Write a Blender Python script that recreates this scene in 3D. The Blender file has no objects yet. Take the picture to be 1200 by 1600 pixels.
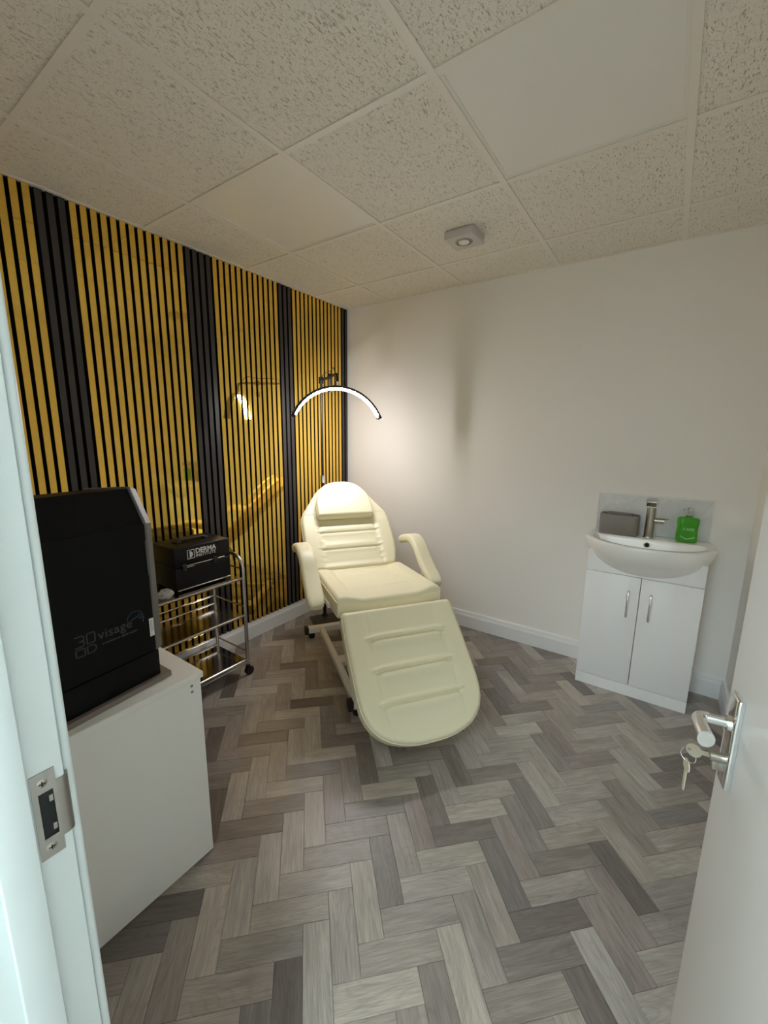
import bpy, bmesh, math, random
from mathutils import Vector, Matrix
random.seed(7)
S = bpy.context.scene
C = S.collection
PI = math.pi

# ------------------------------------------------------------------ camera
CAMPOS = Vector((2.283, -2.754, 1.413))
YAW, PITCH, ROLL, FPX = -0.6019, -0.1847, 0.0114, 644.0
fw = Vector((math.sin(YAW)*math.cos(PITCH), math.cos(YAW)*math.cos(PITCH), math.sin(PITCH)))
rt0 = Vector((math.cos(YAW), -math.sin(YAW), 0)); up0 = rt0.cross(fw)
rt = rt0*math.cos(ROLL) + up0*math.sin(ROLL); up = -rt0*math.sin(ROLL) + up0*math.cos(ROLL)
cd = bpy.data.cameras.new('camera'); cam = bpy.data.objects.new('camera', cd); C.objects.link(cam)
cam.matrix_world = Matrix((rt, up, -fw)).transposed().to_4x4()
cam.location = CAMPOS
cd.sensor_fit = 'HORIZONTAL'; cd.sensor_width = 36.0; cd.lens = FPX/1200*36.0; cd.clip_start = 0.02
S.camera = cam

# ------------------------------------------------------------------ light and exposure
W = bpy.data.worlds.new('world'); S.world = W; W.use_nodes = True
W.node_tree.nodes['Background'].inputs[0].default_value = (0.8, 0.9, 1.0, 1)
W.node_tree.nodes['Background'].inputs[1].default_value = 0.02
S.view_settings.view_transform = 'Standard'; S.view_settings.look = 'None'
S.view_settings.gamma = 1.0; S.view_settings.use_curve_mapping = False
S.view_settings.exposure = 0.0
S.cycles.max_bounces = 16; S.cycles.diffuse_bounces = 12; S.cycles.glossy_bounces = 8
LED_STRENGTH = 132.0        # the half moon lamp's own strip
CORRIDOR_STRENGTH = 40.0    # the lit ceiling panel in the corridor outside the door

# ------------------------------------------------------------------ materials
def mat(name, col, rough=0.5, metal=0.0, bump=None, spec=None, emit=None, trans=None, coat=None, vary=None):
    m = bpy.data.materials.new(name); m.use_nodes = True
    nt = m.node_tree; b = nt.nodes['Principled BSDF']
    b.inputs['Base Color'].default_value = (*col, 1); b.inputs['Roughness'].default_value = rough
    b.inputs['Metallic'].default_value = metal
    if spec is not None: b.inputs['Specular IOR Level'].default_value = spec
    if trans: b.inputs['Transmission Weight'].default_value = trans
    if coat: b.inputs['Coat Weight'].default_value = coat; b.inputs['Coat Roughness'].default_value = 0.1
    if emit: b.inputs['Emission Color'].default_value = (*emit[0], 1); b.inputs['Emission Strength'].default_value = emit[1]
    tc = nt.nodes.new('ShaderNodeTexCoord')
    if bump:
        n = nt.nodes.new('ShaderNodeTexNoise'); n.inputs['Scale'].default_value = bump[0]; n.inputs['Detail'].default_value = 4
        bp = nt.nodes.new('ShaderNodeBump'); bp.inputs['Strength'].default_value = bump[1]; bp.inputs['Distance'].default_value = bump[2]
        nt.links.new(tc.outputs['Object'], n.inputs['Vector']); nt.links.new(n.outputs['Fac'], bp.inputs['Height'])
        nt.links.new(bp.outputs['Normal'], b.inputs['Normal'])
    if vary:
        n = nt.nodes.new('ShaderNodeTexNoise'); n.inputs['Scale'].default_value = vary[0]; n.inputs['Detail'].default_value = 3
        mx = nt.nodes.new('ShaderNodeMix'); mx.data_type = 'RGBA'
        mx.inputs['A'].default_value = (*col, 1); mx.inputs['B'].default_value = (*[c*vary[1] for c in col], 1)
        nt.links.new(tc.outputs['Object'], n.inputs['Vector']); nt.links.new(n.outputs['Fac'], mx.inputs['Factor'])
        nt.links.new(mx.outputs['Result'], b.inputs['Base Color'])
    return m

M = {}
M['wall'] = mat('wall_paint', (0.87, 0.845, 0.81), 0.75, bump=(260, 0.08, 0.001), spec=0.3)
M['trimwhite'] = mat('trim_gloss_white', (0.82, 0.82, 0.83), 0.32, bump=(60, 0.05, 0.001))
M['jamb'] = mat('jamb_gloss_white', (0.74, 0.80, 0.81), 0.30, bump=(35, 0.12, 0.002))
M['doorpaint'] = mat('door_paint', (0.80, 0.79, 0.775), 0.38, bump=(90, 0.06, 0.001))
M['gridbar'] = mat('grid_white', (0.83, 0.795, 0.735), 0.5)
M['panelopal'] = mat('opal_panel', (0.83, 0.81, 0.77), 0.35)
M['gold'] = mat('gold_mirror', (1.0, 0.66, 0.13), 0.045, metal=0.82, bump=(7, 0.04, 0.002))
M['darkslat'] = mat('dark_slat', (0.040, 0.034, 0.033), 0.42, bump=(300, 0.1, 0.0005))
M['felt'] = mat('black_felt', (0.008, 0.008, 0.008), 0.95, spec=0.1)
M['cream'] = mat('cream_vinyl', (0.84, 0.79, 0.57), 0.42, bump=(420, 0.10, 0.0006))
M['piping'] = mat('cream_piping', (0.86, 0.80, 0.60), 0.4)
M['framewhite'] = mat('frame_cream_white', (0.80, 0.78, 0.74), 0.35)
M['blackplastic'] = mat('black_plastic', (0.012, 0.012, 0.012), 0.45)
M['blackmetal'] = mat('black_metal', (0.010, 0.009, 0.009), 0.4)
M['basebrown'] = mat('dark_base', (0.035, 0.03, 0.027), 0.45)
M['chrome'] = mat('chrome', (0.86, 0.87, 0.88), 0.07, metal=1.0)
M['steel'] = mat('steel_tube', (0.62, 0.60, 0.57), 0.22, metal=1.0)
M['steelshelf'] = mat('steel_shelf', (0.50, 0.47, 0.43), 0.15, metal=1.0, bump=(9, 0.06, 0.004))
M['brushed'] = mat('brushed_nickel', (0.46, 0.43, 0.38), 0.28, metal=1.0)
M['plate'] = mat('satin_strike', (0.47, 0.445, 0.41), 0.38, metal=1.0)
M['brass'] = mat('key_nickel', (0.80, 0.77, 0.66), 0.32, metal=0.8)
M['gloss'] = mat('gloss_white_board', (0.91, 0.91, 0.915), 0.18)
M['desk'] = mat('desk_white_board', (0.80, 0.79, 0.765), 0.35)
M['edgegrey'] = mat('joint_grey', (0.42, 0.42, 0.41), 0.6)
M['ceramic'] = mat('ceramic', (0.90, 0.89, 0.87), 0.12, coat=0.3)
M['greybox'] = mat('greige_plastic', (0.23, 0.205, 0.19), 0.5)
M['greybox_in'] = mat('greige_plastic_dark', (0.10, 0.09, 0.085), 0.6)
M['machine'] = mat('machine_black', (0.0042, 0.0042, 0.0046), 0.5, spec=0.14)
M['machineedge'] = mat('machine_grey_edge', (0.115, 0.11, 0.105), 0.4)
M['machinebase'] = mat('machine_taupe_base', (0.22, 0.18, 0.16), 0.4)
M['casebody'] = mat('case_black', (0.007, 0.007, 0.0075), 0.42, spec=0.25, bump=(500, 0.15, 0.0005))
M['logowhite'] = mat('print_white', (0.72, 0.72, 0.70), 0.6)
M['logogrey'] = mat('print_grey', (0.045, 0.05, 0.054), 0.5)
M['logoblue'] = mat('print_blue', (0.03, 0.085, 0.12), 0.5)
M['label'] = mat('sticker_white', (0.68, 0.68, 0.66), 0.5)
M['labelink'] = mat('sticker_ink', (0.25, 0.25, 0.24), 0.6)
M['soap'] = mat('soap_green', (0.12, 0.62, 0.04), 0.10, trans=0.6)
M['soapprint'] = mat('soap_print', (0.40, 0.76, 0.38), 0.5)
M['clear'] = mat('clear_plastic', (0.86, 0.88, 0.86), 0.12, trans=0.75)
M['lightbox'] = mat('lightbox_grey', (0.60, 0.575, 0.56), 0.45)
M['led'] = mat('led_strip', (1, 1, 1), 0.5, emit=((1.0, 0.965, 0.96), LED_STRENGTH))
M['corridorlight'] = mat('corridor_panel', (1, 1, 1), 0.5, emit=((0.72, 0.92, 1.0), CORRIDOR_STRENGTH))
M['hole'] = mat('dark_hole', (0.006, 0.007, 0.007), 0.7)

def node(nt, t, **kw):
    n = nt.nodes.new(t)
    for k, v in kw.items():
        if hasattr(n, k): setattr(n, k, v)
        else: n.inputs[k].default_value = v
    return n

def ramp(nt, stops, interp='LINEAR'):
    r = nt.nodes.new('ShaderNodeValToRGB'); e = r.color_ramp; e.interpolation = interp
    while len(e.elements) < len(stops): e.elements.new(0.5)
    for el, (p, c) in zip(e.elements, stops): el.position = p; el.color = (*c, 1) if len(c) == 3 else c
    return r

def tile_material():
    m = bpy.data.materials.new('fissured_tile'); m.use_nodes = True; nt = m.node_tree; b = nt.nodes['Principled BSDF']
    L = nt.links.new
    tc = node(nt, 'ShaderNodeTexCoord')
    warp = node(nt, 'ShaderNodeTexNoise', Scale=14.0, Detail=2.0)
    L(tc.outputs['Object'], warp.inputs['Vector'])
    mp = node(nt, 'ShaderNodeMapping'); mp.inputs['Scale'].default_value = (240, 62, 1)
    L(tc.outputs['Object'], mp.inputs['Vector'])
    add = node(nt, 'ShaderNodeVectorMath', operation='MULTIPLY_ADD')
    add.inputs[1].default_value = (2.6, 2.2, 0); L(warp.outputs['Color'], add.inputs[0]); L(mp.outputs['Vector'], add.inputs[2])
    vo = node(nt, 'ShaderNodeTexNoise', Scale=1.0, Detail=1.0); L(add.outputs['Vector'], vo.inputs['Vector'])
    r1 = ramp(nt, [(0.635, (0, 0, 0)), (0.70, (0.9, 0.9, 0.9))]); L(vo.outputs['Fac'], r1.inputs['Fac'])
    pin = node(nt, 'ShaderNodeTexNoise', Scale=260.0, Detail=1.0); L(tc.outputs['Object'], pin.inputs['Vector'])
    r2 = ramp(nt, [(0.62, (0, 0, 0)), (0.70, (0.55, 0.55, 0.55))]); L(pin.outputs['Fac'], r2.inputs['Fac'])
    mx = node(nt, 'ShaderNodeMath', operation='MAXIMUM'); L(r1.outputs['Color'], mx.inputs[0]); L(r2.outputs['Color'], mx.inputs[1])
    col = node(nt, 'ShaderNodeMix', data_type='RGBA')
    col.inputs['A'].default_value = (0.85, 0.815, 0.745, 1); col.inputs['B'].default_value = (0.50, 0.455, 0.39, 1)
    L(mx.outputs[0], col.inputs['Factor']); L(col.outputs['Result'], b.inputs['Base Color'])
    bp = node(nt, 'ShaderNodeBump', invert=True); bp.inputs['Strength'].default_value = 0.7; bp.inputs['Distance'].default_value = 0.003
    L(mx.outputs[0], bp.inputs['Height']); L(bp.outputs['Normal'], b.inputs['Normal'])
    b.inputs['Roughness'].default_value = 0.9; b.inputs['Specular IOR Level'].default_value = 0.15
    return m
M['tile'] = tile_material()

def plank_material(name, island):
    m = bpy.data.materials.new(name); m.use_nodes = True; nt = m.node_tree; b = nt.nodes['Principled BSDF']
    L = nt.links.new
    if island: rnd = node(nt, 'ShaderNodeNewGeometry').outputs['Random Per Island']
    else: rnd = node(nt, 'ShaderNodeObjectInfo').outputs['Random']
    uv = node(nt, 'ShaderNodeUVMap', uv_map='UVMap')
    off = node(nt, 'ShaderNodeMath', operation='MULTIPLY'); L(rnd, off.inputs[0]); off.inputs[1].default_value = 173.0
    cx = node(nt, 'ShaderNodeCombineXYZ'); L(off.outputs[0], cx.inputs[0]); L(off.outputs[0], cx.inputs[1])
    va = node(nt, 'ShaderNodeVectorMath', operation='ADD'); L(uv.outputs[0], va.inputs[0]); L(cx.outputs[0], va.inputs[1])
    def stretched(sx, sy, detail, dist=0.0):
        mp = node(nt, 'ShaderNodeMapping'); mp.inputs['Scale'].default_value = (sx, sy, 1); L(va.outputs[0], mp.inputs['Vector'])
        n = node(nt, 'ShaderNodeTexNoise', Scale=1.0, Detail=detail, Distortion=dist); L(mp.outputs[0], n.inputs['Vector']); return n
    fine = stretched(14, 300, 3.0); mid = stretched(7, 75, 4.0, 0.35); big = stretched(4, 16, 2.0, 0.5)
    mpw = node(nt, 'ShaderNodeMapping'); mpw.inputs['Scale'].default_value = (2.2, 14, 1); L(va.outputs[0], mpw.inputs['Vector'])
    wav = node(nt, 'ShaderNodeTexNoise', Scale=1.0, Detail=0.0); L(mpw.outputs[0], wav.inputs['Vector'])
    rings = node(nt, 'ShaderNodeMath', operation='MULTIPLY'); L(wav.outputs['Fac'], rings.inputs[0]); rings.inputs[1].default_value = 22.0
    fr = node(nt, 'ShaderNodeMath', operation='PINGPONG'); L(rings.outputs[0], fr.inputs[0]); fr.inputs[1].default_value = 0.5
    tone = ramp(nt, [(0.0, (0.125, 0.105, 0.096)), (0.14, (0.215, 0.184, 0.165)), (0.30, (0.325, 0.284, 0.250)), (0.46, (0.405, 0.368, 0.330)),
                     (0.60, (0.265, 0.220, 0.204)), (0.74, (0.45, 0.402, 0.345)), (0.87, (0.190, 0.168, 0.160)), (1.0, (0.48, 0.442, 0.400))])
    L(rnd, tone.inputs['Fac'])
    def mul(a, src, lo, hi, p0, p1):
        r = ramp(nt, [(p0, (lo, lo, lo)), (p1, (hi, hi, hi))]); L(src, r.inputs['Fac'])
        x = node(nt, 'ShaderNodeMix', data_type='RGBA', blend_type='MULTIPLY'); x.inputs['Factor'].default_value = 1.0
        L(a, x.inputs['A']); L(r.outputs['Color'], x.inputs['B']); return x.outputs['Result']
    c = mul(tone.outputs['Color'], fine.outputs['Fac'], 0.84, 1.08, 0.35, 0.65)
    c = mul(c, mid.outputs['Fac'], 0.83, 1.12, 0.30, 0.70)
    c = mul(c, big.outputs['Fac'], 0.88, 1.12, 0.30, 0.70)
    c = mul(c, fr.outputs[0], 0.92, 1.03, 0.02, 0.22)
    L(c, b.inputs['Base Color'])
    bp = node(nt, 'ShaderNodeBump'); bp.inputs['Strength'].default_value = 0.6; bp.inputs['Distance'].default_value = 0.0007
    L(fine.outputs['Fac'], bp.inputs['Height']); L(bp.outputs['Normal'], b.inputs['Normal'])
    b.inputs['Roughness'].default_value = 0.33; b.inputs['Specular IOR Level'].default_value = 0.5
    return m
M['plank'] = plank_material('plank', False); M['plankrest'] = plank_material('plank_rest', True)

def marble_material():
    m = bpy.data.materials.new('marble_tile'); m.use_nodes = True; nt = m.node_tree; b = nt.nodes['Principled BSDF']; L = nt.links.new
    tc = node(nt, 'ShaderNodeTexCoord')
    n = node(nt, 'ShaderNodeTexNoise', Scale=6.0, Detail=4.0, Distortion=0.8); L(tc.outputs['Object'], n.inputs['Vector'])
    r = ramp(nt, [(0.36, (0.70, 0.70, 0.71)), (0.47, (0.655, 0.655, 0.66)), (0.52, (0.74, 0.74, 0.74)), (0.62, (0.68, 0.68, 0.69)), (0.75, (0.72, 0.72, 0.73))])
    L(n.outputs['Fac'], r.inputs['Fac']); L(r.outputs['Color'], b.inputs['Base Color']); b.inputs['Roughness'].default_value = 0.2
    return m
M['marble'] = marble_material()

# ------------------------------------------------------------------ mesh builder
class MB:
    def __init__(s): s.v = []; s.f = []
    def add(s, vs, fs, T=None):
        o = len(s.v)
        s.v += [tuple(T(Vector(p))) if T else tuple(p) for p in vs]
        s.f += [tuple(i+o for i in f) for f in fs]; return s
    def box(s, x0, y0, z0, x1, y1, z1, bev=0.0, T=None, seg=2):
        bm = bmesh.new(); bmesh.ops.create_cube(bm, size=1)
        for v in bm.verts: v.co = Vector(((x0+x1)/2+v.co.x*(x1-x0), (y0+y1)/2+v.co.y*(y1-y0), (z0+z1)/2+v.co.z*(z1-z0)))
        if bev > 0: bmesh.ops.bevel(bm, geom=bm.edges[:], offset=bev, segments=seg, affect='EDGES', profile=0.5)
        bm.verts.index_update()
        s.add([v.co.copy() for v in bm.verts], [[v.index for v in f.verts] for f in bm.faces], T); bm.free(); return s
    def cyl(s, p0, p1, r0, r1=None, n=20, T=None, caps=True):
        r1 = r0 if r1 is None else r1; p0 = Vector(p0); p1 = Vector(p1); d = (p1-p0).normalized()
        a = d.orthogonal().normalized(); b = d.cross(a); vs = []; fs = []
        for p, r in ((p0, r0), (p1, r1)):
            for i in range(n): t = 2*PI*i/n; vs.append(p+a*r*math.cos(t)+b*r*math.sin(t))
        for i in range(n): j = (i+1) % n; fs.append((i, j, n+j, n+i))
        if caps: fs.append(tuple(range(n-1, -1, -1))); fs.append(tuple(range(n, 2*n)))
        return s.add(vs, fs, T)
    def tube(s, path, r, n=10, closed=False, T=None, up=None, sx=1.0, sy=1.0, radii=None):
        P = [Vector(p) for p in path]; N = len(P); vs = []; fs = []; prev = None
        for i, p in enumerate(P):
            if closed: d = P[(i+1) % N]-P[i-1]
            else: d = P[min(i+1, N-1)]-P[max(i-1, 0)]
            d.normalize()
            if up is not None: a = Vector(up)-d*d.dot(Vector(up))
            elif prev is None: a = d.orthogonal()
            else: a = prev-d*d.dot(prev)
            a.normalize(); prev = a; b = d.cross(a); rr = radii[i] if radii else r
            for k in range(n): t = 2*PI*k/n; vs.append(p+a*rr*sx*math.cos(t)+b*rr*sy*math.sin(t))
        for i in range(N if closed else N-1):
            for k in range(n):
                j = (i+1) % N; l = (k+1) % n; fs.append((i*n+k, i*n+l, j*n+l, j*n+k))
        if not closed: fs.append(tuple(range(n-1, -1, -1))); fs.append(tuple((N-1)*n+k for k in range(n)))
        return s.add(vs, fs, T)
    def sweep(s, path, sec, up, closed=False, scale=None, T=None):
        # sec: list of (a,b): a along `up`, b along d x up
        P = [Vector(p) for p in path]; N = len(P); n = len(sec); vs = []; fs = []
        for i, p in enumerate(P):
            d = (P[(i+1) % N]-P[i-1]) if closed else (P[min(i+1, N-1)]-P[max(i-1, 0)]); d.normalize()
            u = up(i) if callable(up) else Vector(up); u = (u-d*d.dot(u)).normalized(); b = d.cross(u)
            k = scale[i] if scale else (1, 1)
            for x, y in sec: vs.append(p+u*x*k[0]+b*y*k[1])
        for i in range(N if closed else N-1):
            for k in range(n): j = (i+1) % N; l = (k+1) % n; fs.append((i*n+k, i*n+l, j*n+l, j*n+k))
        if not closed: fs.append(tuple(range(n-1, -1, -1))); fs.append(tuple((N-1)*n+k for k in range(n)))
        return s.add(vs, fs, T)
    def prism(s, poly, f0, f1, T=None):
        # poly of 2D points, f0/f1 map (a,b)->3D for the two ends
        n = len(poly); vs = [f0(*q) for q in poly]+[f1(*q) for q in poly]
        fs = [tuple(range(n-1, -1, -1)), tuple(range(n, 2*n))]+[(i, (i+1) % n, n+(i+1) % n, n+i) for i in range(n)]
        return s.add(vs, fs, T)
    def lathe(s, prof, c=(0, 0, 0), n=28, sx=1.0, sy=1.0, T=None):
        vs = []; fs = []; m = len(prof)
        for r, z in prof:
            for k in range(n): t = 2*PI*k/n; vs.append((c[0]+r*sx*math.cos(t), c[1]+r*sy*math.sin(t), c[2]+z))
        for i in range(m-1):
            for k in range(n): l = (k+1) % n; fs.append((i*n+k, i*n+l, (i+1)*n+l, (i+1)*n+k))
        fs.append(tuple(range(n-1, -1, -1))); fs.append(tuple((m-1)*n+k for k in range(n)))
        return s.add(vs, fs, T)
    def build(s, name, m, parent=None, smooth=True, ang=35, recalc=True):
        me = bpy.data.meshes.new(name); me.from_pydata(s.v, [], s.f)
        if recalc:
            bm = bmesh.new(); bm.from_mesh(me); bmesh.ops.recalc_face_normals(bm, faces=bm.faces[:]); bm.to_mesh(me); bm.free()
        if smooth:
            me.polygons.foreach_set('use_smooth', [True]*len(me.polygons)); me.set_sharp_from_angle(angle=math.radians(ang))
        me.materials.append(M[m]); me.update()
        o = bpy.data.objects.new(name, me); C.objects.link(o)
        if parent is not None: o.parent = parent
        return o

def thing(name, label, cat, loc=(0, 0, 0), rz=0.0, group=None):
    o = bpy.data.objects.new(name, None); C.objects.link(o); o.location = loc; o.rotation_euler = (0, 0, rz)
    o.empty_display_size = 0.1; o['label'] = label; o['category'] = cat
    if group: o['group'] = group
    return o
def tag(o, label, cat, group=None):
    o['label'] = label; o['category'] = cat
    if group: o['group'] = group
    return o
def struct(o): o['kind'] = 'structure'; return o
def text_mesh(name, body, size, m, parent, X, Y, origin, extrude=0.0004, bold=0.0, align='LEFT', space=1.0):
    """flat print: letters laid along X, upwards along Y, from origin (parent's local space)"""
    cu = bpy.data.curves.new(name, 'FONT'); cu.body = body; cu.size = size; cu.extrude = extrude; cu.offset = bold; cu.align_x = align
    cu.space_character = space; cu.resolution_u = 3
    to = bpy.data.objects.new(name, cu); C.objects.link(to)
    dg = bpy.context.evaluated_depsgraph_get(); me = bpy.data.meshes.new_from_object(to.evaluated_get(dg))
    bpy.data.objects.remove(to)
    X = Vector(X).normalized(); Y = Vector(Y).normalized(); Z = X.cross(Y)
    for v in me.vertices: v.co = Vector(origin)+X*v.co.x+Y*v.co.y+Z*v.co.z
    me.materials.clear(); me.materials.append(M[m]); me.name = name
    o = bpy.data.objects.new(name, me); C.objects.link(o); o.parent = parent; return o
def smoothpath(pts, n=8):
    P = [Vector(p) for p in pts]; out = []
    for i in range(len(P)-1):
        a, b, c, d = P[max(i-1, 0)], P[i], P[i+1], P[min(i+2, len(P)-1)]
        for k in range(n):
            t = k/n; out.append(0.5*((2*b)+(c-a)*t+(2*a-5*b+4*c-d)*t*t+(3*b-a-3*c+d)*t**3))
    out.append(P[-1]); return out
def interp(tab, x):
    if x <= tab[0][0]: return tab[0][1]
    for (a, b), (c, d) in zip(tab, tab[1:]):
        if x <= c: return b+(d-b)*(x-a)/(c-a)
    return tab[-1][1]

# ================================================================== THE ROOM
RW, H, FY = 2.669, 2.398, -2.617          # right wall x, ceiling height, front wall y (room side)
GX = [0.0, 0.419, 1.019, 1.619, 2.219, RW]
GY = [0.0, -0.376, -0.976, -1.576, -2.176, FY]
JX, HX = 1.735, 2.535                     # the doorway's two jamb faces
WT = 0.10                                 # front wall thickness

floor = struct(MB().box(-0.15, FY-WT, -0.06, RW+0.12, 0.12, -0.004).build('floor', 'edgegrey', smooth=False))
# herringbone planks, 228.6 x 76.2 mm, at 45 degrees
PL, PW = 0.2286, 0.0762
R2 = math.sqrt(0.5)
def ab2xy(a, b): return (a+b)*R2*PW, (a-b)*R2*PW
def clip(poly, x0, x1, y0, y1):
    for ax, lim, sgn in ((0, x0, 1), (0, x1, -1), (1, y0, 1), (1, y1, -1)):
        out = []
        for i, p in enumerate(poly):
            q = poly[(i+1) % len(poly)]; dp = (p[ax]-lim)*sgn; dq = (q[ax]-lim)*sgn
            if dp >= 0: out.append(p)
            if (dp >= 0) != (dq >= 0): t = dp/(dp-dq); out.append((p[0]+(q[0]-p[0])*t, p[1]+(q[1]-p[1])*t))
        poly = out
        if not poly: return []
    return poly
def plank_geo(poly):
    """poly around the plank centre in its own frame (long axis x): bevelled top, sides"""
    n = len(poly); g = 0.0004; bv = 0.0009
    cx = sum(p[0] for p in poly)/n; cy = sum(p[1] for p in poly)/n
    def inset(k):
        out = []
        for i in range(n):
            p0, p1, p2 = Vector(poly[i-1]), Vector(poly[i]), Vector(poly[(i+1) % n])
            e1 = (p1-p0); e2 = (p2-p1)
            if e1.length < 1e-6 or e2.length < 1e-6: out.append(p1); continue
            n1 = Vector((-e1.y, e1.x)).normalized(); n2 = Vector((-e2.y, e2.x)).normalized()
            bis = n1+n2; l = max(bis.dot(n1), 0.3); out.append(p1+bis*(k/l))
        return out
    a = inset(g); b = inset(g+bv)
    vs = [(p.x, p.y, -0.004) for p in a]+[(p.x, p.y, -0.0007) for p in a]+[(p.x, p.y, 0.0) for p in b]
    fs = []
    for i in range(n):
        j = (i+1) % n; fs += [(i, j, n+j, n+i), (n+i, n+j, 2*n+j, 2*n+i)]
    fs.append(tuple(range(2*n, 3*n)))
    return vs, fs
def mesh_uv(me, uvs):
    l = me.uv_layers.new(name='UVMap')
    for lp in me.loops: l.data[lp.index].uv = uvs[lp.vertex_index]
def project(p):
    d = Vector(p)-CAMPOS; z = d.dot(fw)
    if z < 0.05: return None
    return 600+FPX*d.dot(rt)/z, 800-FPX*d.dot(up)/z, z
planks = []
FA, FB = 0.06, 0.74
full = [(-PL/2, -PW/2), (PL/2, -PW/2), (PL/2, PW/2), (-PL/2, PW/2)]
for i in range(-40, 60):
    for j in range(-10, 60):
        for kind in (0, 1):
            if (i+j) % 6 != (1 if kind == 0 else 4): continue
            ca, cb = (i+FA+1.5, j+FB+0.5) if kind == 0 else (i+FA+0.5, j+FB+1.5)
            cx, cy = ab2xy(ca, cb)
            if not (-0.2 < cx < RW+0.2 and FY-WT-0.2 < cy < 0.2): continue
            th = PI/4 if kind == 0 else -PI/4
            c_, s_ = math.cos(th), math.sin(th)
            wp = [(cx+c_*x-s_*y, cy+s_*x+c_*y) for x, y in full]
            cl = clip(wp, 0.001, RW-0.001, FY-WT, -0.001)
            if len(cl) < 3: continue
            area = 0.5*abs(sum(cl[k][0]*cl[(k+1) % len(cl)][1]-cl[(k+1) % len(cl)][0]*cl[k][1] for k in range(len(cl))))
            if area < 2e-5: continue
            loc = [((x-cx)*c_+(y-cy)*s_, -(x-cx)*s_+(y-cy)*c_) for x, y in cl]
            pr = project((cx, cy, 0)); vis = pr is not None and -60 < pr[0] < 1260 and pr[1] < 1690 and pr[1] > 850
            planks.append((0 if vis else 1, pr[2] if pr else 99, cx, cy, th, loc, area > PL*PW*0.9999))
planks.sort(key=lambda q: (q[0], q[1]))
vs, fs = plank_geo(full); pme = bpy.data.meshes.new('plank'); pme.from_pydata(vs, [], fs); mesh_uv(pme, [(v[0], v[1]) for v in vs]); pme.materials.append(M['plank'])
rest = MB(); restuv = []
for k, (nv, z, cx, cy, th, loc, isfull) in enumerate(planks):
    if k < 300 and not nv:
        if isfull: me = pme
        else:
            vs, fs = plank_geo(loc); me = bpy.data.meshes.new('plank'); me.from_pydata(vs, [], fs); mesh_uv(me, [(v[0], v[1]) for v in vs]); me.materials.append(M['plank'])
        o = bpy.data.objects.new('plank', me); C.objects.link(o); o.parent = floor; o.location = (cx, cy, 0); o.rotation_euler = (0, 0, th)
    else:
        vs, fs = plank_geo(loc); T = Matrix.Translation((cx, cy, 0)) @ Matrix.Rotation(th, 4, 'Z')
        rest.add(vs, fs, lambda p, T=T: T @ p); restuv += [(v[0], v[1]) for v in vs]
ro = rest.build('plank_field', 'plankrest', floor, smooth=False, recalc=False); mesh_uv(ro.data, restuv); ro['kind'] = 'stuff'

# walls
wl = struct(MB().box(-0.13, FY-WT, 0, -0.013, 0.12, H+0.12).build('wall_left', 'wall', smooth=False))
wb = struct(MB().box(-0.013, 0, 0, RW+0.12, 0.12, H+0.12).build('wall_back', 'wall', smooth=False))
wr = struct(MB().box(RW, FY-WT, 0, RW+0.12, 0, H+0.12).build('wall_right', 'wall', smooth=False))
m = MB(); m.box(-0.013, FY-WT, 0, JX-0.028, FY, H+0.12); m.box(HX+0.028, FY-WT, 0, RW, FY, H+0.12); m.box(JX-0.028, FY-WT, 2.06, HX+0.028, FY, H+0.12)
wf = struct(m.build('wall_front', 'wall', smooth=False))
# slat wall on the left: black felt backing and single slats
PITCH_S = 0.0404; SW = 0.0268
MB().box(-0.013, FY, 0.122, -0.004, 0.0, H).build('felt_backing', 'felt', wl, smooth=False)
order = [(2, 'dark'), (13, 'gold'), (3, 'dark'), (12, 'gold'), (4, 'dark'), (13, 'gold'), (3, 'dark'), (12, 'gold'), (3, 'dark'), (20, 'gold')]
kinds = [k for n, k in order for _ in range(n)]
def slat_mesh(name, m): 
    o = MB().box(-0.004, -SW/2, 0.122, 0.011, SW/2, H-0.001, 0.0008, seg=1).build(name, m, wl, smooth=False)
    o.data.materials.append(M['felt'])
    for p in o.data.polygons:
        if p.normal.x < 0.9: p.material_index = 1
    return o
protos = {}
for q, kd in enumerate(kinds):
    y = -0.004-SW/2-q*PITCH_S
    if y-SW/2 < FY: break
    nm = kd+'_slat'
    if kd not in protos: o = protos[kd] = slat_mesh(nm, 'gold' if kd == 'gold' else 'darkslat')
    else: o = protos[kd].copy(); C.objects.link(o); o.name = nm
    o.location = (0, y, 0)
# baseboards (torus-type moulding)
prof = [(0, 0), (0.018, 0), (0.018, 0.088), (0.0165, 0.091), (0.0165, 0.094), (0.014, 0.098), (0.0125, 0.112), (0.010, 0.119), (0, 0.122)]
def skirt(name, p0, p1, nrm):
    p0 = Vector(p0); p1 = Vector(p1); n_ = Vector(nrm)
    return struct(MB().prism(prof, lambda a, b: p0+n_*a+Vector((0, 0, b)), lambda a, b: p1+n_*a+Vector((0, 0, b))).build(name, 'trimwhite', ang=20))
skirt('baseboard_back', (0.0, 0, 0), (RW, 0, 0), (0, -1, 0))
skirt('baseboard_left', (-0.004, FY, 0), (-0.004, -0.018, 0), (1, 0, 0))
skirt('baseboard_right', (RW, FY, 0), (RW, -0.018, 0), (-1, 0, 0))
skirt('baseboard_front', (0.014, FY, 0), (JX-0.09, FY, 0), (0, 1, 0))

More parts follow.
